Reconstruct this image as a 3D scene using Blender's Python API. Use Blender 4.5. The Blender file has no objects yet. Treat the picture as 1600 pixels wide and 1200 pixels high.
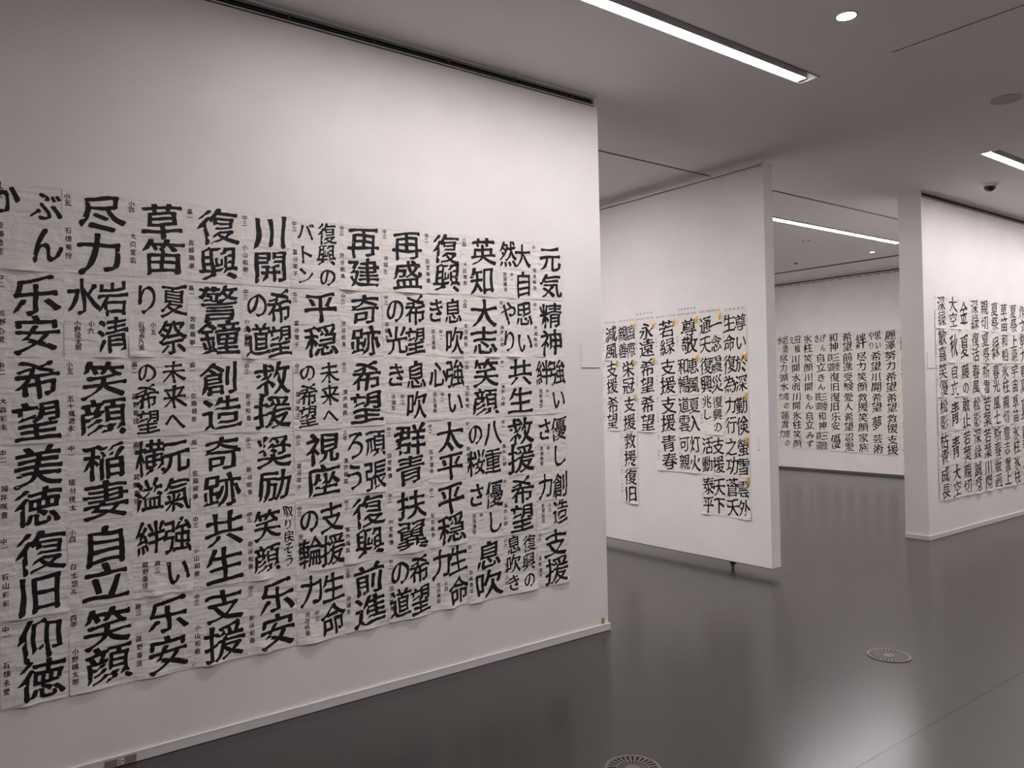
import bpy, math, random
import numpy as np
from mathutils import Matrix, Vector

# ---------------------------------------------------------------- camera, light, exposure
S = bpy.context.scene
COL = S.collection
cam_d = bpy.data.cameras.new('camera'); cam = bpy.data.objects.new('camera', cam_d); COL.objects.link(cam)
r_, u_, f_ = (0.79767974, -0.60273314, -0.02048916), (0.01169224, -0.01851164, 0.99976028), (0.60296794, 0.79772808, 0.00771906)
cam.matrix_world = Matrix(((r_[0], u_[0], -f_[0], 0), (r_[1], u_[1], -f_[1], 0), (r_[2], u_[2], -f_[2], 1.51), (0, 0, 0, 1)))
cam_d.sensor_width = 36; cam_d.lens = 1224.56 / 1600 * 36; cam_d.clip_start = .05
S.camera = cam
w = bpy.data.worlds.new('world'); S.world = w; w.use_nodes = True
w.node_tree.nodes['Background'].inputs[0].default_value = (.5, .48, .48, 1)
w.node_tree.nodes['Background'].inputs[1].default_value = .02
S.view_settings.view_transform = 'Standard'; S.view_settings.look = 'None'
S.view_settings.gamma = 1; S.view_settings.use_curve_mapping = False
S.view_settings.exposure = .80
S.cycles.use_denoising = True
S.cycles.max_bounces = 10; S.cycles.diffuse_bounces = 6
TUBE = 43.0                 # strength of the fluorescent tubes
LIGHT_COL = (1.0, .945, .965)

H = 3.331        # ceiling height
Y1 = 3.57        # the wall line of the near and the right wall
XF = 12.365      # far wall
XP = 5.291       # hanging panel
rng = random.Random(7)

# ---------------------------------------------------------------- materials
def mat(name, col, rough=.7, spec=.3, metal=0, emit=None, es=0):
    m = bpy.data.materials.new(name); m.use_nodes = True
    b = m.node_tree.nodes['Principled BSDF']
    b.inputs['Base Color'].default_value = (*col, 1); b.inputs['Roughness'].default_value = rough
    b.inputs['Specular IOR Level'].default_value = spec; b.inputs['Metallic'].default_value = metal
    if emit:
        b.inputs['Emission Color'].default_value = (*emit, 1); b.inputs['Emission Strength'].default_value = es
    return m
def nodes(m): return m.node_tree.nodes, m.node_tree.links, m.node_tree.nodes['Principled BSDF']
def noise_col(m, c1, c2, scale=(1, 1, 1), ns=5, detail=4, lo=.35, hi=.65):
    N, L, b = nodes(m)
    tc = N.new('ShaderNodeTexCoord'); mp = N.new('ShaderNodeMapping'); mp.inputs['Scale'].default_value = scale
    nz = N.new('ShaderNodeTexNoise'); nz.inputs['Scale'].default_value = ns; nz.inputs['Detail'].default_value = detail
    cr = N.new('ShaderNodeValToRGB'); cr.color_ramp.elements[0].position = lo; cr.color_ramp.elements[1].position = hi
    cr.color_ramp.elements[0].color = (*c1, 1); cr.color_ramp.elements[1].color = (*c2, 1)
    L.new(tc.outputs['Object'], mp.inputs[0]); L.new(mp.outputs[0], nz.inputs[0]); L.new(nz.outputs[0], cr.inputs[0]); L.new(cr.outputs[0], b.inputs['Base Color'])
    return tc, mp, nz
def bump(m, strength, dist, ns, scale=(1, 1, 1), detail=3, rand=False, prev=None, distort=0):
    N, L, b = nodes(m)
    tc = N.new('ShaderNodeTexCoord'); mp = N.new('ShaderNodeMapping'); mp.inputs['Scale'].default_value = scale
    L.new(tc.outputs['Object'], mp.inputs[0])
    if rand:
        oi = N.new('ShaderNodeObjectInfo'); mu = N.new('ShaderNodeMath'); mu.operation = 'MULTIPLY'; mu.inputs[1].default_value = 60
        cx = N.new('ShaderNodeCombineXYZ'); L.new(oi.outputs['Random'], mu.inputs[0])
        for k in range(3): L.new(mu.outputs[0], cx.inputs[k])
        L.new(cx.outputs[0], mp.inputs['Location'])
    nz = N.new('ShaderNodeTexNoise'); nz.inputs['Scale'].default_value = ns; nz.inputs['Detail'].default_value = detail
    nz.inputs['Distortion'].default_value = distort
    L.new(mp.outputs[0], nz.inputs[0])
    bp = N.new('ShaderNodeBump'); bp.inputs['Strength'].default_value = strength; bp.inputs['Distance'].default_value = dist
    L.new(nz.outputs[0], bp.inputs['Height'])
    if prev: L.new(prev.outputs[0], bp.inputs['Normal'])
    L.new(bp.outputs[0], b.inputs['Normal'])
    return bp

M = {}
M['wall'] = mat('wall_cloth', (.80, .765, .76), .85, .15)
noise_col(M['wall'], (.78, .750, .732), (.82, .789, .772), ns=3)
_b = bump(M['wall'], .35, .002, 1, scale=(260, 260, 420), detail=2)
M['wall_plain'] = mat('wall_paint', (.78, .75, .74), .8, .2)
M['ceiling'] = mat('ceiling_paint', (.80, .775, .76), .9, .1)
bump(M['ceiling'], .1, .001, 180)
M['base'] = mat('baseboard_white', (.66, .63, .63), .45, .4)
M['black'] = mat('black_recess', (.012, .012, .012), .6, .2)
M['darkgrey'] = mat('dark_grey_metal', (.08, .08, .08), .4, .5)
M['alu'] = mat('brushed_aluminium', (.75, .73, .72), .35, .5, .6)
M['groove'] = mat('groove_grey', (.20, .19, .18), .8, .2)
M['trough'] = mat('trough_enamel', (.62, .59, .59), .5, .4)
M['tube'] = mat('tube_glow', (1, 1, 1), .5, 0, 0, LIGHT_COL, TUBE)
M['tube_back'] = mat('tube_glow_back_bay', (1, 1, 1), .5, 0, 0, LIGHT_COL, TUBE * 1.45)
M['downlight'] = mat('downlight_glow', (1, 1, 1), .5, 0, 0, (.92, .95, 1), 14)
M['white_plastic'] = mat('white_plastic', (.75, .73, .72), .4, .4)
M['dome'] = mat('smoked_dome', (.012, .01, .014), .12, .6)
M['speaker'] = mat('speaker_grille', (.52, .47, .44), .8, .2)
M['brass'] = mat('socket_plate_metal', (.30, .26, .20), .45, .4, .4)
M['olive'] = mat('olive_sticker', (.30, .29, .05), .6, .3)
M['gold'] = mat('gold_foil', (.80, .50, .06), .35, .5, .55)
M['vent'] = mat('vent_grey', (.15, .137, .125), .5, .4)
M['ink'] = mat('sumi_ink', (.010, .009, .010), .55, .25)
M['ink_thin'] = mat('thin_ink', (.018, .017, .018), .6, .2)
for i, c in enumerate([(.80, .762, .712), (.79, .755, .690), (.80, .768, .74)]):
    m = M['paper%d' % i] = mat('hanshi_paper_%s' % ['white', 'cream', 'cool'][i], c, .8, .15)
    N, L, b = nodes(m)
    noise_col(m, tuple(x * .96 for x in c), c, ns=9, scale=(1, 1, 2.5))
    p = bump(m, .8, .009, 1, scale=(5, 1, 30), detail=2, rand=True, distort=.6)
    bump(m, .6, .010, 1, scale=(13, 1, 11), detail=2, rand=True, prev=p, distort=1.0)
m = M['floor'] = mat('floor_sheet', (.10, .09, .085), .3, .45)
noise_col(m, (.041, .0365, .034), (.044, .039, .0365), scale=(.5, 6, 1), ns=2.2, detail=3, lo=.3, hi=.7)
N, L, b = nodes(m)
tc = N.new('ShaderNodeTexCoord'); mp = N.new('ShaderNodeMapping'); mp.inputs['Scale'].default_value = (.6, 9, 1)
nz = N.new('ShaderNodeTexNoise'); nz.inputs['Scale'].default_value = 3; nz.inputs['Detail'].default_value = 5
mr = N.new('ShaderNodeMapRange'); mr.inputs[3].default_value = .235; mr.inputs[4].default_value = .240
L.new(tc.outputs['Object'], mp.inputs[0]); L.new(mp.outputs[0], nz.inputs[0]); L.new(nz.outputs[0], mr.inputs[0]); L.new(mr.outputs[0], b.inputs['Roughness'])

# ---------------------------------------------------------------- mesh helpers
class MB:
    def __init__(s): s.v = []; s.f = []
    def box(s, x0, x1, y0, y1, z0, z1):
        n = len(s.v)
        s.v += [(x, y, z) for z in (z0, z1) for y in (y0, y1) for x in (x0, x1)]
        s.f += [[n + i for i in q] for q in ((0, 2, 3, 1), (4, 5, 7, 6), (0, 1, 5, 4), (2, 6, 7, 3), (0, 4, 6, 2), (1, 3, 7, 5))]
        return s
    def cyl(s, c, r0, r1, z0, z1, n=32, caps=True):
        k = len(s.v)
        for z, r in ((z0, r0), (z1, r1)):
            s.v += [(c[0] + r * math.cos(2 * math.pi * i / n), c[1] + r * math.sin(2 * math.pi * i / n), z) for i in range(n)]
        for i in range(n): j = (i + 1) % n; s.f.append([k + i, k + j, k + n + j, k + n + i])
        if caps: s.f += [[k + i for i in range(n)][::-1], [k + n + i for i in range(n)]]
        return s
    def ring(s, c, ri, ro, z0, z1, n=40):
        k = len(s.v)
        for r, z in ((ri, z0), (ro, z0), (ro, z1), (ri, z1)):
            s.v += [(c[0] + r * math.cos(2 * math.pi * i / n), c[1] + r * math.sin(2 * math.pi * i / n), z) for i in range(n)]
        for a in range(4):
            b_ = (a + 1) % 4
            for i in range(n): j = (i + 1) % n; s.f.append([k + a * n + i, k + a * n + j, k + b_ * n + j, k + b_ * n + i])
        return s
    def xcyl(s, x0, x1, y, z, r, n=12):
        k = len(s.v)
        for x in (x0, x1): s.v += [(x, y + r * math.cos(2 * math.pi * i / n), z + r * math.sin(2 * math.pi * i / n)) for i in range(n)]
        for i in range(n): j = (i + 1) % n; s.f.append([k + i, k + j, k + n + j, k + n + i])
        s.f += [[k + i for i in range(n)][::-1], [k + n + i for i in range(n)]]
        return s
    def build(s, name, m, parent=None, smooth=False):
        me = bpy.data.meshes.new(name); me.from_pydata(s.v, [], s.f); me.materials.append(m)
        if smooth: me.shade_smooth()
        o = bpy.data.objects.new(name, me); COL.objects.link(o); o.parent = parent
        return o
def B(name, m, box, parent=None): return MB().box(*box).build(name, m, parent)
def struct(o): o['kind'] = 'structure'; return o
def thing(name, label, cat, loc=(0, 0, 0), group=None, rz=0):
    o = bpy.data.objects.new(name, None); COL.objects.link(o); o.location = loc; o.rotation_euler = (0, 0, rz); o.empty_display_size = .05
    o['label'] = label; o['category'] = cat
    if group: o['group'] = group
    return o
def tag(o, label, cat, group=None):
    o['label'] = label; o['category'] = cat
    if group: o['group'] = group
    return o

def tiled_slab(mb, x0, x1, y0, y1, z0, z1, holes):
    xs = sorted({x0, x1, *[h[0] for h in holes], *[h[1] for h in holes]}); ys = sorted({y0, y1, *[h[2] for h in holes], *[h[3] for h in holes]})
    for a, b in zip(xs, xs[1:]):
        run = None
        for c, d in zip(ys, ys[1:]):
            cx, cy = (a + b) / 2, (c + d) / 2
            if any(h[0] < cx < h[1] and h[2] < cy < h[3] for h in holes):
                if run: mb.box(a, b, run[0], run[1], z0, z1); run = None
            else: run = (run[0], d) if run else (c, d)
        if run: mb.box(a, b, run[0], run[1], z0, z1)

# ---------------------------------------------------------------- the room
X0, XE, Y0, YE = -3.6, XF, -2.05, 9.6
fl = struct(MB().box(X0, XE, Y0, YE, -.10, -.004).build('floor', M['black']))
joints = [Y0, -.32, 1.668, 3.661, 5.65, 7.64, YE]
for a, b in zip(joints, joints[1:]):
    B('flooring_sheet', M['floor'], (X0, XE, a + .0007, b - .0007, -.004, 0), fl)

T1 = (1.25, 4.283, 2.575, 2.705); T3 = (6.83, 12.2, 2.590, 2.725); T2 = (6.6, 10.30, 5.035, 5.155); T4 = (6.6, 10.7, 7.45, 7.57); T6 = (.6, 4.283, 5.035, 5.155); T9 = (.6, 4.283, 7.45, 7.57); T7 = (.2, 4.283, .115, .245); T8 = (6.83, 10.3, .115, .245)
G1 = (-3.6, 11.195, 4.345, 4.371)      # long ceiling slot behind the wall line
G2 = (11.18, 11.30, 3.79, 9.6)        # slot before the far wall
G3 = (4.30, 4.311, -2.05, 2.155)        # thin groove over the front bay
troughs = [T1, T2, T3, T4, T6, T7, T8, T9]
cb = MB(); tiled_slab(cb, X0, XE, Y0, YE, H, H + .02, troughs + [G1, G2, G3]); ceil = struct(cb.build('ceiling', M['ceiling']))
for g, nm in ((G1, 'trim_1'), (G2, 'trim_2'), (G3, 'trim_3')):
    d = .035 if g is not G3 else .02
    t = struct(MB().box(g[0] - .005, g[1] + .005, g[2] - .005, g[3] + .005, H + d, H + d + .01).build(nm, M['groove'] if g is not G3 else M['black'])); 
    mb = MB()
    if g is G1: mb.box(g[0], g[1], g[2], g[2] + .0015, H + .001, H + d).box(g[0], g[1], g[3] - .0015, g[3], H + .001, H + d)
    else: mb.box(g[0], g[0] + .0015, g[2], g[3], H + .001, H + d).box(g[1] - .0015, g[1], g[2], g[3], H + .001, H + d)
    mb.build('groove_side', M['groove'] if g is not G3 else M['black'], t)

ZS = 3.269   # top of wall face, the picture-rail slot is above
def wall_y(name, x0, x1, yf, yb, cap_at=None, top=H):
    o = struct(MB().box(x0, x1, yf, yb, 0, ZS).build(name, M['wall'])); return o
wl = wall_y('wall_left', X0, 3.413, Y1, Y1 + .22)
wr = wall_y('wall_right', 7.617, XF, Y1, 3.791)
struct(B('wall_back', M['wall'], (XF, XF + .2, Y0, YE, 0, H + .1)))
struct(B('wall_front', M['wall_plain'], (X0, XE, Y0 - .2, Y0, 0, H + .1)))
struct(B('wall_side', M['wall_plain'], (X0 - .2, X0, Y0, YE, 0, H + .1)))
struct(B('wall_rear', M['wall_plain'], (X0, XE, YE, YE + .2, 0, H + .1)))

def rail_y(name, x0, x1, cap):     # recessed picture rail at the head of a wall that faces -y
    t = struct(B(name, M['black'], (x0, x1, Y1 + .03, Y1 + .22, ZS, H)))
    B('ceiling_strip', M['wall_plain'], (x0, x1, Y1 - .001, Y1 + .03, H - .009, H), t)
    B('lip', M['white_plastic'], (x0, x1, Y1 - .004, Y1 + .03, ZS + .008, ZS + .0125), t)
    B('lower_slot', M['darkgrey'], (x0, x1, Y1 + .004, Y1 + .03, ZS, ZS + .008), t)
    B('rail', M['darkgrey'], (x0, x1, Y1 + .014, Y1 + .03, ZS + .030, ZS + .034), t)
    x = x0 + ((.072 - x0) % .45 if name == 'trim_4' else .3)
    while x < x1 - .1:
        B('rail_clip', M['groove'], (x, x + .004, Y1 + .012, Y1 + .03, ZS + .0125, H - .009), t); x += .45
    B('end_cap', M['wall'], cap, t)
rail_y('trim_4', X0, 3.387, (3.387, 3.413, Y1, Y1 + .22, ZS, H))
rail_y('trim_5', 7.632, XF, (7.617, 7.632, Y1, 3.791, ZS, H))
# far wall head: thin dark line, pale rail with open clips
t = struct(B('trim_6', M['black'], (XF - .006, XF, Y0, YE, 3.292, 3.309)))
B('rail', M['alu'], (XF - .010, XF, Y0, YE, 3.272, 3.290), t)
y = 3.9
while y < 9.4:
    B('rail_clip', M['black'], (XF - .013, XF, y, y + .10, 3.262, 3.268), t); y += .16

# baseboards, 43 mm high with a rounded pale top edge
def skirting(name, boxes):
    t = struct(B(name, M['base'], boxes[0]))
    x0, x1, y0, y1, z0, z1 = boxes[0]
    B('top_edge', M['white_plastic'], (x0 - .001, x1 + .001, y0 - .001, y1, z1 - .003, z1 + .001), t)
    for b in boxes[1:]:
        B('return_board', M['base'], b, t); x0, x1, y0, y1, z0, z1 = b
        B('top_edge', M['white_plastic'], (x0 - .001, x1, y0, y1 + .001, z1 - .003, z1 + .001), t)
skirting('baseboard_left', [(X0, 3.424, Y1 - .010, Y1, .003, .044), (3.413, 3.424, Y1, Y1 + .22, .003, .044)])
skirting('baseboard_right', [(7.606, XF, Y1 - .010, Y1, .003, .044), (7.606, 7.617, Y1, 3.791, .003, .044)])
struct(B('baseboard_back', M['darkgrey'], (XF - .008, XF, 3.79, YE, .0, .042)))

# ---------------------------------------------------------------- hanging partition panel
pn = thing('partition_panel', 'white hanging movable partition panel standing crosswise behind the near wall end', 'partition', (XP, 3.683, 0))
def BP(name, m, b): return B(name, m, (b[0] - XP, b[1] - XP, b[2] - 3.683, b[3] - 3.683, b[4], b[5]), pn)
PYE = 7.4
BP('panel_board', M['wall'], (XP, XP + .118, 3.683, PYE, .072, 3.236))
BP('top_strip', M['wall'], (XP + .002, XP + .118, 3.683, PYE, 3.243, 3.262))
BP('top_joint', M['black'], (XP + .010, XP + .110, 3.69, PYE, 3.236, 3.243))
BP('top_edge_trim', M['alu'], (XP - .002, XP + .002, 3.695, PYE, 3.243, 3.247))
BP('corner_cap', M['wall'], (XP, XP + .118, 3.680, 3.70, 3.232, 3.262))
BP('bottom_seal', M['black'], (XP + .003, XP + .115, 3.69, PYE, .066, .072))
def foot(y):
    mb = MB()
    mb.cyl((.059, y - 3.683), .010, .010, .03, .070, 12).cyl((.059, y - 3.683), .024, .024, .034, .050, 20).cyl((.059, y - 3.683), .016, .013, .050, .062, 20).cyl((.059, y - 3.683), .013, .013, .0, .034, 16)
    return mb.build('floor_foot', M['darkgrey'], pn)
foot(4.10); foot(6.6)
BP('latch_plate', M['white_plastic'], (XP - .0015, XP, 3.765, 3.790, .985, 1.105))
BP('latch_slot', M['groove'], (XP - .002, XP, 3.772, 3.783, .992, 1.000))
for yy in (5.9, 6.9):
    BP('ceiling_hanger', M['darkgrey'], (XP + .045, XP + .075, yy, yy + .03, 3.262, H))

# ---------------------------------------------------------------- ceiling fixtures
def trough(T, x_tube0, x_tube1, label):
    x0, x1, y0, y1 = T
    t = thing('trough_light', label, 'ceiling light', ((x0 + x1) / 2, (y0 + y1) / 2, H), 'recessed strip lights in the ceiling')
    cx, cy = (x0 + x1) / 2, (y0 + y1) / 2
    def L_(name, m, b): return B(name, m, (b[0] - cx, b[1] - cx, b[2] - cy, b[3] - cy, b[4] - H, b[5] - H), t)
    D = .075; e = .0005
    L_('reflector', M['trough'], (x0 + e, x1 - e, y0 + e, y1 - e, H + D, H + D + .008))
    L_('side_plate', M['trough'], (x0 + e, x1 - e, y0 + e, y0 + .004, H + .0, H + D))
    L_('side_plate', M['trough'], (x0 + e, x1 - e, y1 - .004, y1 - e, H + .0, H + D))
    L_('end_plate', M['white_plastic'], (x0 + e, x0 + .005, y0 + .004, y1 - .004, H + .0, H + D))
    L_('end_plate', M['white_plastic'], (x1 - .005, x1 - e, y0 + .004, y1 - .004, H + .0, H + D))
    L_('flange', M['darkgrey'], (x0 - .001, x1 + .001, y0 - .005, y0 + .001, H - .003, H - .0005))
    L_('glowing_diffuser', M['tube_back' if y0 > 4 else 'tube'], (x_tube0, x_tube1, y1 - .068, y1 - .006, H + .004, H + .010))
    L_('lamp_housing', M['trough'], (x_tube0 - .004, x_tube1 + .004, y1 - .070, y1 - .005, H + .010, H + .060))
    L_('lamp_shield', M['trough'], (x_tube0 - .004, x_tube1 + .004, y1 - .073, y1 - .070, H + .001, H + .060))
    for a in (x_tube0 - .010, x_tube1 + .010):
        L_('lamp_holder', M['white_plastic'], (a - .006, a + .006, y1 - .060, y1 - .008, H + .004, H + .050))
trough(T1, T1[0] + .03, 4.235, 'long recessed strip light in the ceiling before the near wall')
trough(T3, 6.86, 12.17, 'recessed strip light cut by the right edge above the right wall')
trough(T2, 6.63, 10.27, 'bright strip light over the far bay between panel and right wall')
trough(T4, 6.63, 10.67, 'added fill strip light, unseen behind the hanging partition panel')  # unseen lamp added to brighten the far wall
trough(T6, .63, 4.25, 'strip light hidden behind the near wall')
trough(T9, .63, 4.25, 'added fill strip light, unseen behind the near wall')  # added to lift the face of the hanging panel, never in view
trough(T7, .23, 4.25, 'added fill strip light over the camera, left run, unseen')  # added frontal fill, evens out the lower part of the near wall
trough(T8, 6.86, 10.27, 'added fill strip light right of the camera, unseen')  # right half of the added frontal fill, an unseen source

def downlight(x, y, r, label):
    t = thing('downlight', label, 'ceiling light', (x, y, H), 'round downlights')
    MB().ring((0, 0), r, r + .006, -.003, -.0005, 40).build('trim_ring', M['groove'], t)
    MB().cyl((0, 0), r, r, -.0025, -.0005, 40).build('lamp_disc', M['downlight'], t)
downlight(3.687, 2.067, .046, 'small bright round downlight beside the long strip light')
downlight(10.62, 5.655, .027, 'tiny far downlight below the far strip light')

t = thing('ceiling_speaker', 'flat round brownish speaker grille in the ceiling near the upper right edge', 'speaker', (5.64, 2.085, H))
MB().ring((0, 0), .082, .088, -.006, -.0005, 48).build('rim', M['speaker'], t)
MB().cyl((0, 0), .082, .082, -.004, -.0005, 48).build('grille', M['speaker'], t)
t = thing('dome_camera', 'black security dome camera on a white ceiling plate', 'camera', (7.96, 3.10, H))
MB().ring((0, 0), .0, .085, -.008, -.0005, 40).build('mounting_plate', M['white_plastic'], t)
MB().ring((0, 0), .046, .062, -.022, -.008, 36).build('collar', M['white_plastic'], t)
mb = MB(); n = 24; rings = 8; R = .05
for i in range(rings + 1):
    a = math.pi / 2 * i / rings
    mb.v += [(R * math.cos(a) * math.cos(2 * math.pi * k / n), R * math.cos(a) * math.sin(2 * math.pi * k / n), -.020 - R * .95 * math.sin(a)) for k in range(n)]
for i in range(rings):
    for k in range(n): mb.f.append([i * n + k, i * n + (k + 1) % n, (i + 1) * n + (k + 1) % n, (i + 1) * n + k][::-1])
mb.build('dome', M['dome'], t, True)
t = thing('ceiling_fitting', 'small pair of pale slots on the far ceiling under the far strip light', 'ceiling fitting', (8.96, 5.63, H), 'small far ceiling fittings')
for s in (-1, 1): MB().ring((s * .04 * .8, -s * .04 * .6), .0, .024, -.012, -.0005, 18).build('nozzle', M['white_plastic'], t)
for s in (-1, 1): MB().cyl((s * .04 * .8, -s * .04 * .6), .014, .014, -.014, -.012, 18).build('nozzle_core', M['black'], t)
t = thing('ceiling_sensor', 'tiny dark ceiling sensor near the far wall', 'sensor', (10.52, 6.79, H), 'small far ceiling fittings')
MB().cyl((0, 0), .032, .026, -.012, -.0005, 20).build('body', M['groove'], t)
MB().cyl((0, 0), .015, .012, -.018, -.012, 16).build('lens', M['black'], t)

# ---------------------------------------------------------------- floor diffusers
def floor_vent(x, y, label):
    t = thing('floor_vent', label, 'floor vent', (x, y, 0), 'round floor vents'); R = .112
    MB().cyl((0, 0), R - .002, R - .002, .0004, .0012, 48).build('dark_well', M['black'], t)
    MB().ring((0, 0), R - .012, R, .0005, .0045, 56).build('rim', M['vent'], t)
    MB().cyl((0, 0), .030, .028, .0012, .0042, 32).build('hub', M['vent'], t)
    mb = MB()
    n = 28
    for i in range(n):
        a = 2 * math.pi * i / n; c, s = math.cos(a), math.sin(a)
        k = len(mb.v)
        for r, hw in ((.026, .0016), (R - .010, .0056)):
            for z in (.0012, .0036):
                for sg in (-1, 1): mb.v.append((c * r - s * hw * sg, s * r + c * hw * sg, z))
        mb.f += [[k + j for j in q] for q in ((0, 1, 5, 4), (2, 6, 7, 3), (0, 4, 6, 2), (1, 3, 7, 5), (4, 5, 7, 6))]
    mb.ring((0, 0), .062, .066, .0012, .0037, 48)
    mb.build('spoke_grille', M['vent'], t)
    return t
floor_vent(4.255, 2.227, 'round spoked floor vent in the middle of the dark floor')
floor_vent(2.235, 2.215, 'round spoked floor vent cut by the bottom edge of the photograph')

# ---------------------------------------------------------------- small wall fittings
def socket(x, label):
    t = thing('floor_socket', label, 'socket', (x, Y1 - .010, 0), 'socket plates in the left baseboard')
    B('plate', M['brass'], (-.059, .059, -.003, -.0003, .006, .036), t)
    B('socket_insert', M['white_plastic'], (-.012, .013, -.0045, -.003, .009, .033), t)
    for dx, z0, z1 in ((-.006, .024, .028), (-.006, .014, .018)): B('pin_slot', M['black'], (dx - .004, dx + .006, -.0051, -.0045, z0, z1), t)
    B('pin_slot', M['black'], (.005, .009, -.0051, -.0045, .016, .026), t)
    for sx in (-.052, .052): B('screw', M['darkgrey'], (sx - .002, sx + .002, -.0042, -.003, .019, .023), t)
socket(.640, 'brass coloured socket plate set in the baseboard under the near wall')
socket(.420, 'second brass socket plate at the very bottom left corner of the baseboard')
tag(B('sticker', M['olive'], (3.357, 3.379, Y1 - .0022, Y1 - .0002, .047, .084)), 'small olive green sticker just above the baseboard at the near wall end', 'sticker')
def cover(x0, x1, label):
    t = thing('access_cover', label, 'wall cover', ((x0 + x1) / 2, Y1, 1.715), 'square cloth covered access covers'); hx = (x1 - x0) / 2
    B('cover_plate', M['wall'], (-hx, hx, -.0045, -.0003, -.076, .076), t)
    B('bottom_shadow_line', M['darkgrey'], (-hx, hx, -.003, -.0003, -.079, -.076), t)  # dark strip standing in for the shadow line under the cover
cover(3.232, 3.384, 'square flush access cover at the right end of the near wall')
cover(7.662, 7.808, 'square flush access cover at the left end of the right wall')

# ---------------------------------------------------------------- brush lettering
_raw = {}
def load_glyphs(chars):
    obs = []
    for ch in chars:
        cu = bpy.data.curves.new('g', 'FONT'); cu.body = ch; cu.size = 1; cu.resolution_u = 8
        o = bpy.data.objects.new('g', cu); COL.objects.link(o); obs.append((ch, o))
    dg = bpy.context.evaluated_depsgraph_get()
    for ch, o in obs:
        me = bpy.data.meshes.new_from_object(o.evaluated_get(dg)); me.calc_loop_triangles()
        co = np.empty(len(me.vertices) * 3); me.vertices.foreach_get('co', co); co = co.reshape(-1, 3)[:, :2]
        tr = np.empty(len(me.loop_triangles) * 3, int); me.loop_triangles.foreach_get('vertices', tr); tr = tr.reshape(-1, 3)
        co = co + (0, .12)
        e = np.concatenate([tr[:, [0, 1]], tr[:, [1, 2]], tr[:, [2, 0]]])
        _raw[ch] = (co[e[:, 0]], co[e[:, 1]])
        bpy.data.meshes.remove(me)
    for ch, o in obs:
        cu = o.data; bpy.data.objects.remove(o); bpy.data.curves.remove(cu)

PAD = .14
def raster(ch, n):       # even-odd fill of the glyph on an n-per-em grid, padded
    a, b = _raw[ch]; G = int(round((1 + 2 * PAD) * n))
    xs = (np.arange(G) + .5) / n - PAD
    F = np.zeros((G, G), np.int32)
    y0, y1 = np.minimum(a[:, 1], b[:, 1]), np.maximum(a[:, 1], b[:, 1])
    for j in range(G):
        y = xs[j] + 1.3e-5
        k = (y0 <= y) & (y1 > y)
        if not k.any(): continue
        p, q = a[k], b[k]
        xi = p[:, 0] + (y - p[:, 1]) / (q[:, 1] - p[:, 1]) * (q[:, 0] - p[:, 0])
        idx = np.clip(np.ceil((xi + PAD) * n - .5).astype(int), 0, G - 1)
        c = np.zeros(G, np.int32); np.add.at(c, idx, 1); F[j] = np.cumsum(c) & 1
    return F.astype(np.float32)
def shift(F, dy, dx):
    return np.roll(np.roll(F, dy, 0), dx, 1)
def blur(F, s):
    r = max(1, int(2.5 * s)); k = np.exp(-.5 * (np.arange(-r, r + 1) / s) ** 2); k /= k.sum()
    for ax in (0, 1): F = sum(w_ * np.roll(F, i - r, ax) for i, w_ in enumerate(k))
    return F
_brush = {}
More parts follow.
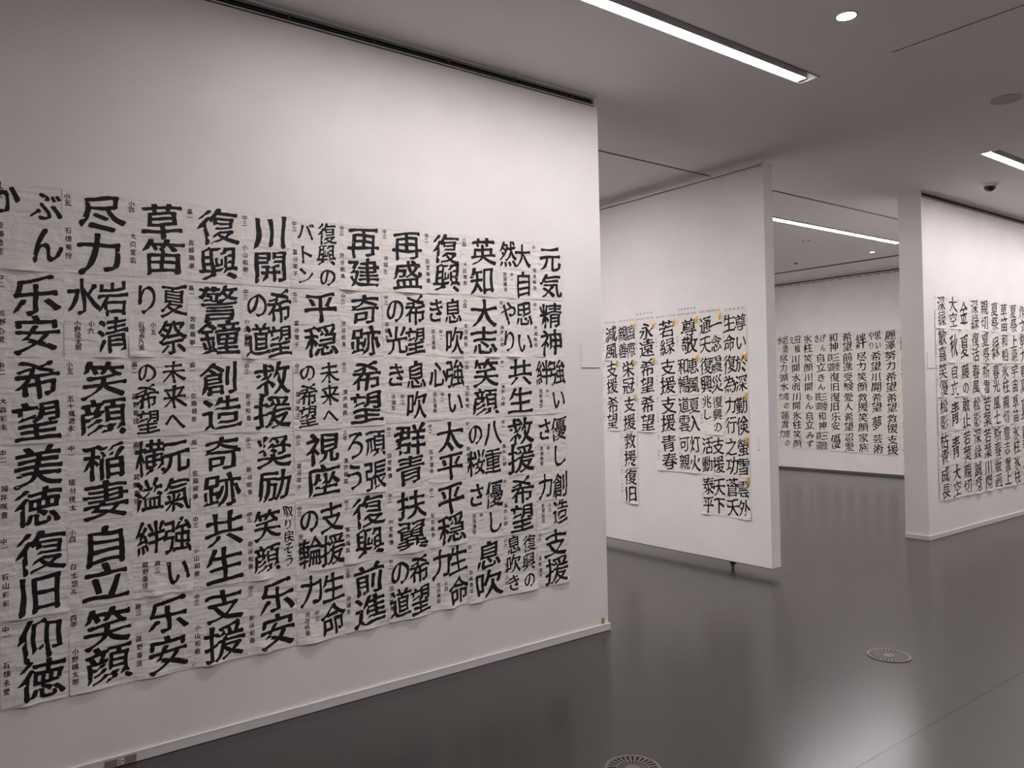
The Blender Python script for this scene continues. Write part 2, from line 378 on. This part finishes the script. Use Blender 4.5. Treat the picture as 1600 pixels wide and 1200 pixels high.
def brush_field(ch, n, weight):
    key = (ch, n, weight)
    if key in _brush: return _brush[key]
    ss = 2; N2 = n * ss
    F = raster(ch, N2)
    per = (np.abs(F - shift(F, 0, 1)).sum() + np.abs(F - shift(F, 1, 0)).sum()) / N2 * .8
    crowd = min(max((per - 5) / 15, 0), 1)           # long outlines mean crowded strokes
    w0 = (.047 - .023 * crowd) * weight
    def edt(mask, R):                                # distance to the mask in em
        D1 = np.where(mask, 0., 1e6); D2 = D1.copy()
        for i in range(1, R + 1): D2 = np.minimum(D2, np.minimum(shift(D1, i, 0), shift(D1, -i, 0)) + i * i)
        D3 = D2.copy()
        for i in range(1, R + 1): D3 = np.minimum(D3, np.minimum(shift(D2, 0, i), shift(D2, 0, -i)) + i * i)
        return np.minimum(np.sqrt(D3), R) / N2
    D = edt(F > 0, int(.11 * N2)); SD = D - edt(F == 0, int(.05 * N2))
    Mx = D.copy(); q = max(1, int(.035 * N2))
    for ax in (0, 1):
        T = Mx.copy()
        for i in range(1, q + 1): Mx = np.maximum(Mx, np.maximum(np.roll(T, i, ax), np.roll(T, -i, ax)))
    gy_, gx_ = np.gradient(blur(SD, .008 * N2 + .6)); nn = np.hypot(gx_, gy_) + 1e-9
    an = np.abs(gx_ * .90 + gy_ * .44) / nn          # the brush is pulled from upper right to lower left
    yy, xx = np.mgrid[0:F.shape[0], 0:F.shape[1]] / N2
    wob = np.sin(xx * 9 + yy * 5 + per) * np.sin(yy * 8 - xx * 4 + per * 2)
    lim = w0 * (-.22 + 1.15 * an) + .005 * wob
    lim = np.minimum(lim, np.maximum(.36 * Mx, .001))
    K = (SD < lim).astype(float)
    # find the stroke ends, then press the heads and draw out the tails as a brush does
    Fb = blur(F, .036 * N2); E = (F > 0) & (Fb < .40)
    q = max(1, int(.010 * N2)); T = E.copy()
    for i in range(-q, q + 1):
        for j in range(-q, q + 1): T |= np.roll(np.roll(E, i, 0), j, 1)
    todo = {(int(a_), int(b_)) for a_, b_ in zip(*np.nonzero(T))}
    Gb = blur(F, .055 * N2); gy2, gx2 = np.gradient(Gb)
    def seg(ax, ay, bx, by, ra, rb):                 # tapered capsule mask
        vx, vy = bx - ax, by - ay; l2 = vx * vx + vy * vy + 1e-12
        t_ = np.clip(((xx - ax) * vx + (yy - ay) * vy) / l2, 0, 1)
        return np.hypot(xx - ax - t_ * vx, yy - ay - t_ * vy) < ra + (rb - ra) * t_
    hw = .036; add = np.zeros(F.shape, bool); cut = np.zeros(F.shape, bool)
    while todo:
        st = [todo.pop()]; comp = []
        while st:
            p = st.pop(); comp.append(p)
            for dj in (-1, 0, 1):
                for di in (-1, 0, 1):
                    o = (p[0] + dj, p[1] + di)
                    if o in todo: todo.remove(o); st.append(o)
        if len(comp) < 3: continue
        ca = np.array(comp); inside = F[ca[:, 0], ca[:, 1]] > 0
        ci = ca[inside] if inside.any() else ca
        cy, cx = ci.mean(0); iy, ix = int(cy), int(cx)
        dx, dy = gx2[iy, ix], gy2[iy, ix]; l = math.hypot(dx, dy) + 1e-9; dx /= l; dy /= l
        jy, jx = int(cy + dy * .115 * N2), int(cx + dx * .115 * N2)
        jy = min(max(jy, 0), F.shape[0] - 1); jx = min(max(jx, 0), F.shape[1] - 1)
        is_end = F[jy, jx] > 0; cx /= N2; cy /= N2; ox, oy = -dx, -dy
        w1 = w0 * .95
        if not is_end:
            if ox > .3 and oy > .3: add |= seg(cx - .035, cy + .004, cx + .006, cy - .040, .012 + w1 * .3, .024 + w1 * .55)   # shoulder
            continue
        if ox < -.35 and oy < -.30:                  # tail sweeping down to the left
            s_ = (xx - cx) * ox + (yy - cy) * oy; pr = np.abs(-(xx - cx) * oy + (yy - cy) * ox)
            r_ = (hw + w1 * .5) * np.clip((.040 - s_) / .17, 0, 1)
            cut |= (s_ > -.13) & (s_ < .12) & (pr < .095) & (pr > r_) & (np.hypot(xx - cx, yy - cy) < .16) & (D < .05)
            add |= (s_ > -.10) & (pr < r_) & (s_ < .05)
        elif ox > .35 and oy < -.30:                 # heavy foot to the right
            add |= seg(cx - ox * .07, cy - oy * .07, cx - .004, cy, hw * .8 + w1 * .4, hw * .95 + w1 * .75)
            add |= seg(cx, cy - .006, cx + .055, cy + .002, hw * .6 + w1 * .5, .003)
        elif abs(ox) >= abs(oy):
            if ox < 0:                               # head of a level stroke
                add |= seg(cx - .014, cy + .022, cx + .040, cy - .014, .012 + w1 * .2, hw * .55 + w1 * .75)
            else:                                    # its pressed end
                add |= seg(cx - .045, cy + .010, cx - .002, cy - .012, hw * .5 + w1 * .3, hw * .70 + w1 * .85)
        elif oy > 0:                                 # head of an upright stroke
            add |= seg(cx - .034, cy + .012, cx + .016, cy - .034, .010 + w1 * .2, hw * .8 + w1 * .8)
        else:                                        # foot of an upright stroke
            add |= seg(cx, cy + .05, cx - .006, cy - .012, hw * .8 + w1 * .75, hw * .45 + w1 * .3)
    K = np.where(cut & ~add, 0., K)
    K = np.maximum(K, add & (D < .44 * Mx + .004)).astype(float)
    K = blur(K, max(.9, .011 * N2))
    _brush[key] = K
    return K
def smooth_noise(gx, gy, seed, freq, amp):
    r = np.random.RandomState(seed); out = np.zeros_like(gx)
    for _ in range(4):
        kx, ky = r.uniform(-1, 1, 2) * freq; ph = r.uniform(0, 6.28)
        out += np.sin(gx * kx * 6.28 + gy * ky * 6.28 + ph)
    return out * amp / 2
def glyph_polys(ch, n, weight, seed, slant=.08):
    """polygons of the inked shape in em units, as a list of arrays (k, sides, 2)"""
    K = brush_field(ch, n, weight); Gs = K.shape[0]; N2 = 2 * n
    m_ = int(round((1 + 2 * PAD) * n / 4)) * 4
    g = (np.arange(m_ + 1)) / n - PAD
    gx, gy = np.meshgrid(g, g)
    px = gx + smooth_noise(gx, gy, seed, 1.3, .026); py = gy - slant * (gx - .5) + smooth_noise(gx, gy, seed + 1, 1.3, .026)
    ix = (px + PAD) * N2 - .5; iy = (py + PAD) * N2 - .5
    x0 = np.clip(np.floor(ix).astype(int), 0, Gs - 2); y0 = np.clip(np.floor(iy).astype(int), 0, Gs - 2)
    fx = np.clip(ix - x0, 0, 1); fy = np.clip(iy - y0, 0, 1)
    V = (K[y0, x0] * (1 - fx) + K[y0, x0 + 1] * fx) * (1 - fy) + (K[y0 + 1, x0] * (1 - fx) + K[y0 + 1, x0 + 1] * fx) * fy
    V = V + smooth_noise(gx, gy, seed + 2, 4, .10) * (V > .02) - .45
    V[0] = V[-1] = -1; V[:, 0] = V[:, -1] = -1
    ins = V > 0
    polys = {}
    def add(arr):
        polys.setdefault(arr.shape[1], []).append(arr)
    cell = ins[:-1, :-1] & ins[:-1, 1:] & ins[1:, 1:] & ins[1:, :-1]
    blk = cell.reshape(m_ // 4, 4, m_ // 4, 4).all(axis=(1, 3))
    bj, bi = np.nonzero(blk)
    def quad(j0, i0, s):
        a, b, c, d = g[i0], g[i0 + s], g[j0], g[j0 + s]
        return np.stack([np.stack([a, c], -1), np.stack([b, c], -1), np.stack([b, d], -1), np.stack([a, d], -1)], 1)
    if len(bj): add(quad(bj * 4, bi * 4, 4))
    rest = cell & ~np.kron(blk, np.ones((4, 4), bool))
    jj, ii = np.nonzero(rest)
    if len(jj): add(quad(jj, ii, 1))
    case = (ins[:-1, :-1] * 1 + ins[:-1, 1:] * 2 + ins[1:, 1:] * 4 + ins[1:, :-1] * 8)
    off = ((0, 0), (0, 1), (1, 1), (1, 0))
    for cs in range(1, 15):
        jj, ii = np.nonzero(case == cs)
        if not len(jj): continue
        pts = []
        for k in range(4):
            k2 = (k + 1) % 4; a_in = cs >> k & 1; b_in = cs >> k2 & 1
            ja, ia = jj + off[k][0], ii + off[k][1]; jb, ib = jj + off[k2][0], ii + off[k2][1]
            A = np.stack([g[ia], g[ja]], -1); Bp = np.stack([g[ib], g[jb]], -1)
            if a_in: pts.append(A)
            if a_in != b_in:
                va, vb = V[ja, ia], V[jb, ib]; t_ = (va / (va - vb))[:, None]; pts.append(A + (Bp - A) * t_)
        add(np.stack(pts, 1))
    return {k: np.concatenate(v) for k, v in polys.items()}
def polys_mesh(name, plist, m):
    vs = []; starts = []; tot = []; n = 0
    for P in plist:
        for k, A in P.items():
            c = len(A); vs.append(A.reshape(-1, A.shape[-1])); starts.append(n + np.arange(c) * k); tot.append(np.full(c, k)); n += c * k
    me = bpy.data.meshes.new(name)
    if n:
        V = np.concatenate(vs).astype(np.float32); me.vertices.add(n); me.vertices.foreach_set('co', V.ravel())
        me.loops.add(n); me.loops.foreach_set('vertex_index', np.arange(n, dtype=np.int32))
        st = np.concatenate(starts).astype(np.int32); me.polygons.add(len(st)); me.polygons.foreach_set('loop_start', st)
        me.update(calc_edges=True)
    me.materials.append(m)
    return me

# ---------------------------------------------------------------- sheets
SW, SH = .243, .338
def sheet_height(seed, bottom, rich):
    r = np.random.RandomState(seed)
    A = r.uniform(.001, .004); c1, c2 = r.uniform(.1, .9), r.uniform(.1, .9); s1 = r.uniform(.12, .28)
    if bottom: A = r.uniform(.008, .019)
    elif r.rand() < .38: A = r.uniform(.008, .018)
    ph = r.uniform(0, 6.28, 6); cre = r.uniform(.0006, .0018); tilt = r.uniform(-.001, .001)
    def h(u, v):      # u, v in 0..1, v from the top
        z = A * (np.clip(1 - np.abs(u - c1) / (s1 * 1.7), 0, 1) ** 1.2 + .4 * np.exp(-((u - c2) / .15) ** 2)) * np.clip((v - .72) / .28, 0, 1) ** 1.6
        z = z + cre * np.exp(-((v - .5) / .02) ** 2)
        if rich:
            z = z + .0007 * np.sin(v * 38 + ph[0] + 1.5 * np.sin(u * 5 + ph[1])) * (.5 + .5 * np.sin(u * 7 + v * 4 + ph[2])) + .0006 * np.sin(v * 71 + u * 6 + ph[3]) * (.5 + .5 * np.sin(u * 9 - v * 7 + ph[4]))
        z = z + .0010 * (1 + np.sin(u * 4 + v * 3 + ph[5])) + tilt * (u - .5)
        return z + .0016
    return h
def layout(main):
    if main == 'ぶん|か': return [('ぶ', .74, .22, .140, .150), ('ん', .74, .68, .140, .165), ('か', .13, .20, .140, .160)]
    cols = main.split('|'); n = max(len(c) for c in cols); out = []
    if len(cols) == 1:
        if n == 1: return [(main, .55, .50, .185, .25)]
        if n == 2: return [(main[0], .57, .27, .178, .160), (main[1], .57, .735, .178, .160)]
        return [(c, .57, (i + .5) / n, .12, .30 / n) for i, c in enumerate(main)]
    small = (n >= 3)
    if len(cols[0]) >= 4:          # a thin right-hand column beside two large characters
        out = [(c, .84, .12 + .17 * i, .055, .060) for i, c in enumerate(cols[0])]
        return out + [(c, .40, .27 + .45 * i, .130, .135) for i, c in enumerate(cols[1])]
    for c, u in zip(cols, (.74, .29)):
        k = len(c)
        for i, g_ in enumerate(c):
            if n == 2: out.append((g_, u, .27 + .47 * i, .122, .152))
            elif n == 3: out.append((g_, u, .19 + .31 * i, .100, .106))
            else: out.append((g_, u, .14 + .24 * i, .088, .082))
    return out
KANA = set('ぶんかりのへいきうとンバトりやしさ取も きずみげえ')
_flat = {}
def make_sheet(main, sig, label, group, u0w, detail, bottom=False, paper='paper0', gold=None, seed=0, z_off=0., weight=1.0):
    """sheet object at the origin: x to the right, z up, it faces -y"""
    rr = random.Random(seed)
    hf = sheet_height(seed, bottom, detail > 1)
    nu, nv = ((16, 26) if detail > 1 else (6, 9))
    wj, hj = SW, SH
    us, vs = np.meshgrid(np.linspace(0, 1, nu + 1), np.linspace(0, 1, nv + 1))
    hh = hf(us, vs) + z_off
    V = np.stack([(us - .5) * wj, -hh, (.5 - vs) * hj], -1).reshape(-1, 3)
    F = [[j * (nu + 1) + i, (j + 1) * (nu + 1) + i, (j + 1) * (nu + 1) + i + 1, j * (nu + 1) + i + 1] for j in range(nv) for i in range(nu)]
    me = bpy.data.meshes.new('paper'); me.from_pydata(V.tolist(), [], F); me.materials.append(M[paper]); me.shade_smooth()
    o = bpy.data.objects.new('calligraphy_sheet', me); COL.objects.link(o)
    tag(o, label, 'calligraphy', group)
    def place(P, cu, cv, ew, eh, rot):
        out = {}
        for k, A in P.items():
            x = (A[..., 0] - .5) * ew; y = (A[..., 1] - .5) * eh
            X = cu * wj - wj / 2 + x * math.cos(rot) - y * math.sin(rot); Z = hj / 2 - cv * hj + x * math.sin(rot) + y * math.cos(rot)
            uu = np.clip(X / wj + .5, 0, 1); vv = np.clip(.5 - Z / hj, 0, 1)
            out[k] = np.stack([X, -(hf(uu, vv) + z_off + .0006), Z], -1)
        return out
    n = 72 if detail > 1 else 36
    for ch, u, v, ew, eh in layout(main):
        kana = ch in KANA
        sc = rr.uniform(.95, 1.05) * (.9 if kana else 1)
        P = glyph_polys(ch, n, weight * (1.15 if kana else 1), (seed * 7 + ord(ch)) % 99991, .06 if kana else .12)
        me = polys_mesh('brush_character', [place(P, u + rr.uniform(-.015, .015), v + rr.uniform(-.01, .01), ew * sc, eh * sc, rr.uniform(-.02, .03))], M['ink'])
        c = bpy.data.objects.new('brush_character', me); COL.objects.link(c); c.parent = o
    if sig:
        g, nm = sig.split(' ')
        pl = []
        side = ('|' in main and main[0] != 'ぶ' and len(main.split('|')[0]) == 2 and len(main.split('|')[1]) == 1)
        em = .025 if detail > 1 else .020
        def put(s, u, v0, dv):
            for i, ch in enumerate(s):
                P = glyph_polys(ch, 30 if detail > 1 else 16, 1.9, (seed + ord(ch)) % 9973, .06)
                pl.append(place(P, u + rr.uniform(-.008, .008), v0 + i * dv, em, em * 1.05, 0))
        if side: put(g, .40, .60, .085); put(nm, .20, .60, min(.085, .36 / len(nm)))
        else: put(g, .075, .10, .075); put(nm, .085 if detail > 1 else .07, .50, min(.10, .44 / len(nm)))
        me = polys_mesh('name_writing', pl, M['ink_thin'] if detail > 1 else M['ink_thin'])
        c = bpy.data.objects.new('name_writing', me); COL.objects.link(c); c.parent = o; c['label'] = 'small vertical name writing in thin ink'
    if gold:
        gw, gh = .021, .062; cx = wj / 2 - .016 - rr.uniform(0, .006); z0 = hj / 2 + .012 - rr.uniform(0, .02)
        mb = MB(); K = 5
        for i in range(K + 1):
            z = z0 - gh * i / K; y = -.0062 - z_off - .004 * math.sin(math.pi * i / K) * rr.uniform(.6, 1.2)
            mb.v += [(cx - gw / 2, y, z), (cx + gw / 2, y - .001, z)]
        for i in range(K): mb.f.append([2 * i, 2 * i + 2, 2 * i + 3, 2 * i + 1])
        c = mb.build('gold_tag', M['gold'], o); c['label'] = 'small shiny gold paper tag at the top right corner'
    return o

W1 = [  # near wall, columns from the left, each row: writing ; signature
 ['ぶん|か;四年 斎藤悠花', '乐安;中二 松野心愛', '希望;中二 大森彩未', '美徳;中二 福井咲音', '復旧;中一 石山彩彩', '仰徳;中一 石橋永愛'],
 ['尽力;小五 石橋美怜', '岩清|水;小六 小野俊太朗', '笑顔;小五 五十嵐蒼永', '稲妻;中一 國分稜太', '自立;小四 白土悠斗', '笑顔;四年 小野颯太郎'],
 ['草笛;小四 大向夏凪', '夏祭|り;小五 石垣歩乃実', '未来へ|の希望;高二 蔵野香佳', '元氣|横溢;高三 蔵野香佳', '強い|絆;高三 蔵野香佳', '乐安;高三 蔵野香佳'],
 ['復興;高一 佐藤萌寧', '警鐘;高一 佐藤萌寧', '創造;高一 佐藤萌寧', '奇跡;高一 佐藤萌寧', '共生;中三 小山和樹', '支援;中三 小山和樹'],
 ['川開;中三 小山和樹', '希望|の道;中三 小山和樹', '救援;中三 新谷和奏', '奨励;中三 新谷和奏', '取り戻そう|笑顔;中三 新谷和奏', '乐安;中三 新谷和奏'],
 ['復興の|バトン;中三 富谷茉子', '平穏;中三 富谷茉子', '未来へ|の希望;中三 富谷茉子', '視座;中三 富谷茉子', '支援|の輪;中三 渋谷帆果', '生命|力;中三 渋谷帆果'],
 ['再建;中三 渋谷帆果', '奇跡;中三 渋谷帆果', '希望;中三 瀬戸颯真', '頑張|ろう;三年 瀬戸颯真', '復興;中三 瀬戸颯真', '前進;三年 谷瑞生'],
 ['再盛;中三 谷瑞生', '希望|の光;中三 谷瑞生', '息吹|き;中三 谷瑞生', '群青;中二 田宮美優', '扶翼;中二 田宮美優', '希望|の道;中二 田宮美優'],
 ['復興;中二 田宮美優', '息吹|き;中二 若生遥希', '強い|心;中二 若生遥希', '太平;中二 若生遥希', '平穏;中二 若生遥希', '生命|力;小四 太田美桜'],
 ['英知;小四 太田美桜', '大志;小四 太田美桜', '笑顔;小四 太田美桜', '八重|の桜;中一 佐藤優滋', '優し|さ;中一 佐藤優滋', '息吹;中一 佐藤優滋'],
 ['大自|然;中一 佐藤優滋', '思い|やり;中一 瀬戸心晴', '共生;中一 瀬戸心晴', '救援;中一 瀬戸心晴', '希望;中一 瀬戸心晴', '復興の|息吹き;小六 瀬戸心晴'],
 ['元気;中一 我妻柚那', '精神;中一 我妻柚那', '強い|絆;中一 我妻柚那', '優し|さ;中一 我妻柚那', '創造|力;小六 菅原結月', '支援;小六 菅原結月'],
]
W2 = [  # hanging panel, columns from the left
 ['減風', '支援*', '希望'],
 ['国際|親善*', '栄冠*', '支援*', '救援', '復旧'],
 ['永遠*', '希望*', '希望'],
 ['若緑*', '支援', '支援', '青春'],
 ['尊敬*', '恵風|和暢*', '夏入|道雲', '灯火|可親'],
 ['一念|通天*', '震災|復興', '復興の|兆し', '支援|活動', '天下|泰平'],
 ['尊い|生命', '於深|復為*', '勤倹|力行*', '螢雪|之功*', '雲外|蒼天*'],
]
W4 = [  # far wall
 ['岩清|水', '尽力', '湖水', '書の|力', '蓮雪', '書の|力'],
 ['田植|え', '川開', '水面', '川開', '氷柱', '笑顔'],
 ['氷柱', '笑顔', '川開', 'もん', '自立', 'みず'],
 ['げん|き', '自立', 'きん', '三陸|鉄道', '和神', '三陸|鉄道'],
 ['和神', '三陸|鉄道', '復旧', '復旧', '乐安', '優'],
 ['希望', '前進', '受験', '愛人', '希望', '忍愛'],
 ['絆', '尽力', '笑顔', '救援', '笑顔', '家族'],
 ['思い|やり', '希望', '川開', '希望', '夢', '芸術'],
 ['麗澤', '努力', '希望', '希望', '救援', '支援'],
 ['川開', '川開', '復興', '自立', '川開', '進歩'],
]
W3 = [  # right wall
 ['深緑', '歓喜', '笑優', '松影', '枯青', '成長'],
 ['大空', '秋', '自立', '青', '青', '大空'],
 ['金', '夏', '藤の', '敢止', '若葉', '親切'],
 ['深緑', '復活', '春風', '松影', '深緑', '誠意'],
 ['親切', '夏祭', '新雪', '若葉', '若葉', '川開'],
 ['夏祭', '緑', '春光', '風土', '新春', '版画'],
 ['草笛', '和船', '氷柱', '親切', '意志', '雪上'],
 ['夏祭', '上級', '宇宙', '草笛', '氷柱', '氷柱'],
 ['作文', '努力', '春夏', '夏', '青春', '人生'],
 ['大空', '深緑', '夏祭', '親切', '秋', '青空'],
]
HEAD = [('石巻中学校', 5.505, 5.345, 2.137), ('石巻市中学校', 5.310, 5.105, 2.138), ('矢本第二中学校', 5.085, 4.860, 2.137), ('石巻中学校', 5.085, 4.865, 2.185),
        ('矢本第一中学校', 4.835, 4.605, 2.137), ('石巻市立万石浦小中学校', 4.585, 4.372, 2.137), ('石巻高等学校', 4.583, 4.375, 2.180),
        ('石巻工業高等学校', 4.345, 4.125, 2.139), ('石巻西高校', 4.088, 3.879, 2.134)]
ORD = ['first', 'second', 'third', 'fourth', 'fifth', 'sixth', 'seventh', 'eighth', 'ninth', 'tenth', 'eleventh', 'twelfth']
chars = set()
for W_ in (W1, W2, W3, W4):
    for c in W_:
        for s in c: chars |= set(s.replace(';', '').replace('|', '').replace(' ', '').replace('*', ''))
for h_ in HEAD: chars |= set(h_[0])
SIGS = ['中三 小林海', '中二 木村花', '小五 山田光', '中一 小川空', '小六 大山心']
for s in SIGS: chars |= set(s.replace(' ', ''))
load_glyphs(sorted(chars))

def rowname(r, n): return 'top' if r == 0 else 'bottom' if r == n - 1 else ORD[r]
# near wall
XB = [.235, .464, .701, .935, 1.171, 1.405, 1.647, 1.883, 2.133, 2.369, 2.612, 2.857, 3.098]
ZT = [2.350, 2.352, 2.356, 2.354, 2.352, 2.350, 2.352, 2.362, 2.368, 2.370, 2.372, 2.374, 2.374]
for c, col_ in enumerate(W1):
    for r, s in enumerate(col_):
        main, sig = s.split(';'); k = c * 6 + r
        x = (XB[c] + XB[c + 1]) / 2; z = (ZT[c] + ZT[c + 1]) / 2 - .3365 * (r + .5) + rng.uniform(-.0015, .0015)
        z_off = .0007 * (c % 2) + .0012 * ((5 - r) % 2)
        lab = 'white calligraphy sheet reading %s, %s row, %s column from left, near wall' % (main.replace('|', ''), rowname(r, 6), ORD[c])
        o = make_sheet(main, sig, lab, 'calligraphy sheets on the near wall', 0, 2, r == 5, 'paper0' if rng.random() < .7 else 'paper2', None, 100 + k, z_off, 1.2)
        o.location = (x, Y1, z); o.rotation_euler = (0, rng.uniform(-.006, .006), 0); o.scale = ((XB[c + 1] - XB[c] + .004) / SW, 1, 1)
# hanging panel
YB = [5.530, 5.316, 5.092, 4.848, 4.600, 4.354, 4.108, 3.866]
for c, col_ in enumerate(W2):
    for r, s in enumerate(col_):
        k = c * 6 + r; gold = s.endswith('*'); main = s.strip('*')
        y = (YB[c] + YB[c + 1]) / 2; z = 2.112 - .3365 * (r + .5)
        lab = 'calligraphy sheet reading %s%s, %s row, %s column from left, hanging panel' % (main.replace('|', ''), ' with gold tag' if gold else '', rowname(r, 6), ORD[c])
        o = make_sheet(main, SIGS[k % 5], lab, 'calligraphy sheets on the hanging panel', 0, 1, r == len(col_) - 1, 'paper1' if c >= 4 else 'paper2', gold, 300 + k, .0007 * (c % 2) + .0012 * (r % 2), 1.0)
        o.location = (XP, y, z); o.rotation_euler = (0, 0, -math.pi / 2); o.rotation_euler.y = rng.uniform(-.005, .005); o.scale = ((YB[c] - YB[c + 1] + .003) / SW, 1, 1)
for k, (s, ya, yb, z) in enumerate(HEAD):
    n_ = len(s); L_ = ya - yb
    t = thing('name_strip', 'narrow printed school name strip %s above %s column of sheets on hanging panel' % (['one', 'two', 'three', 'three upper', 'four', 'five', 'five upper', 'six', 'seven'][k], 'its'), 'name strip', (XP, (ya + yb) / 2, z), 'school name strips over the panel sheets', -math.pi / 2)
    t['label'] = 'narrow school name strip reading %s, %s line, above the %s column on hanging panel' % (s, 'upper' if z > 2.15 else 'lower', ['first', 'second', 'third', 'third', 'fourth', 'fifth', 'fifth', 'sixth', 'seventh'][k])
    B('strip', M['wall_plain'], (-L_ / 2 - .004, L_ / 2 + .004, -.0015, -.0003, -.013, .013), t)
    pl = []
    for i, ch in enumerate(s):
        P = glyph_polys(ch, 20, .6, 5 + i, 0); cx = -L_ / 2 + L_ * (i + .5) / n_; em = min(.019, L_ / n_ * .92)
        pl.append({q: np.stack([cx + (A[..., 0] - .5) * em, np.full(A.shape[:2], -.0021), (A[..., 1] - .5) * .019], -1) for q, A in P.items()})
    c = bpy.data.objects.new('lettering', polys_mesh('lettering', pl, M['ink_thin'])); COL.objects.link(c); c.parent = t
# far wall
for c, col_ in enumerate(W4):
    for r, main in enumerate(col_):
        k = c * 6 + r
        lab = 'calligraphy sheet reading %s, %s row, %s column from left, far wall' % (main.replace('|', ''), rowname(r, 6), ORD[c])
        o = make_sheet(main, SIGS[(k * 3) % 5], lab, 'calligraphy sheets on the far wall', 0, 1, r == 5, 'paper1', None, 500 + k, .0007 * (c % 2) + .0012 * (r % 2), 1.0)
        o.location = (XF, 8.405 - .2425 * (c + .5), 2.388 - .004 * c - .3345 * (r + .5)); o.rotation_euler = (0, 0, -math.pi / 2)
# right wall
for c, col_ in enumerate(W3):
    for r, main in enumerate(col_):
        k = c * 6 + r
        lab = 'calligraphy sheet reading %s, %s row, %s column from left, right wall' % (main, rowname(r, 6), ORD[c])
        o = make_sheet(main, SIGS[(k * 2) % 5], lab, 'calligraphy sheets on the right wall', 0, 1, r == 5, 'paper0' if k % 3 else 'paper2', None, 700 + k, .0007 * (c % 2) + .0012 * (r % 2), 1.0)
        o.location = (7.835 + .243 * (c + .5), Y1, 2.362 - .335 * (r + .5)); o.rotation_euler = (0, 0, 0)
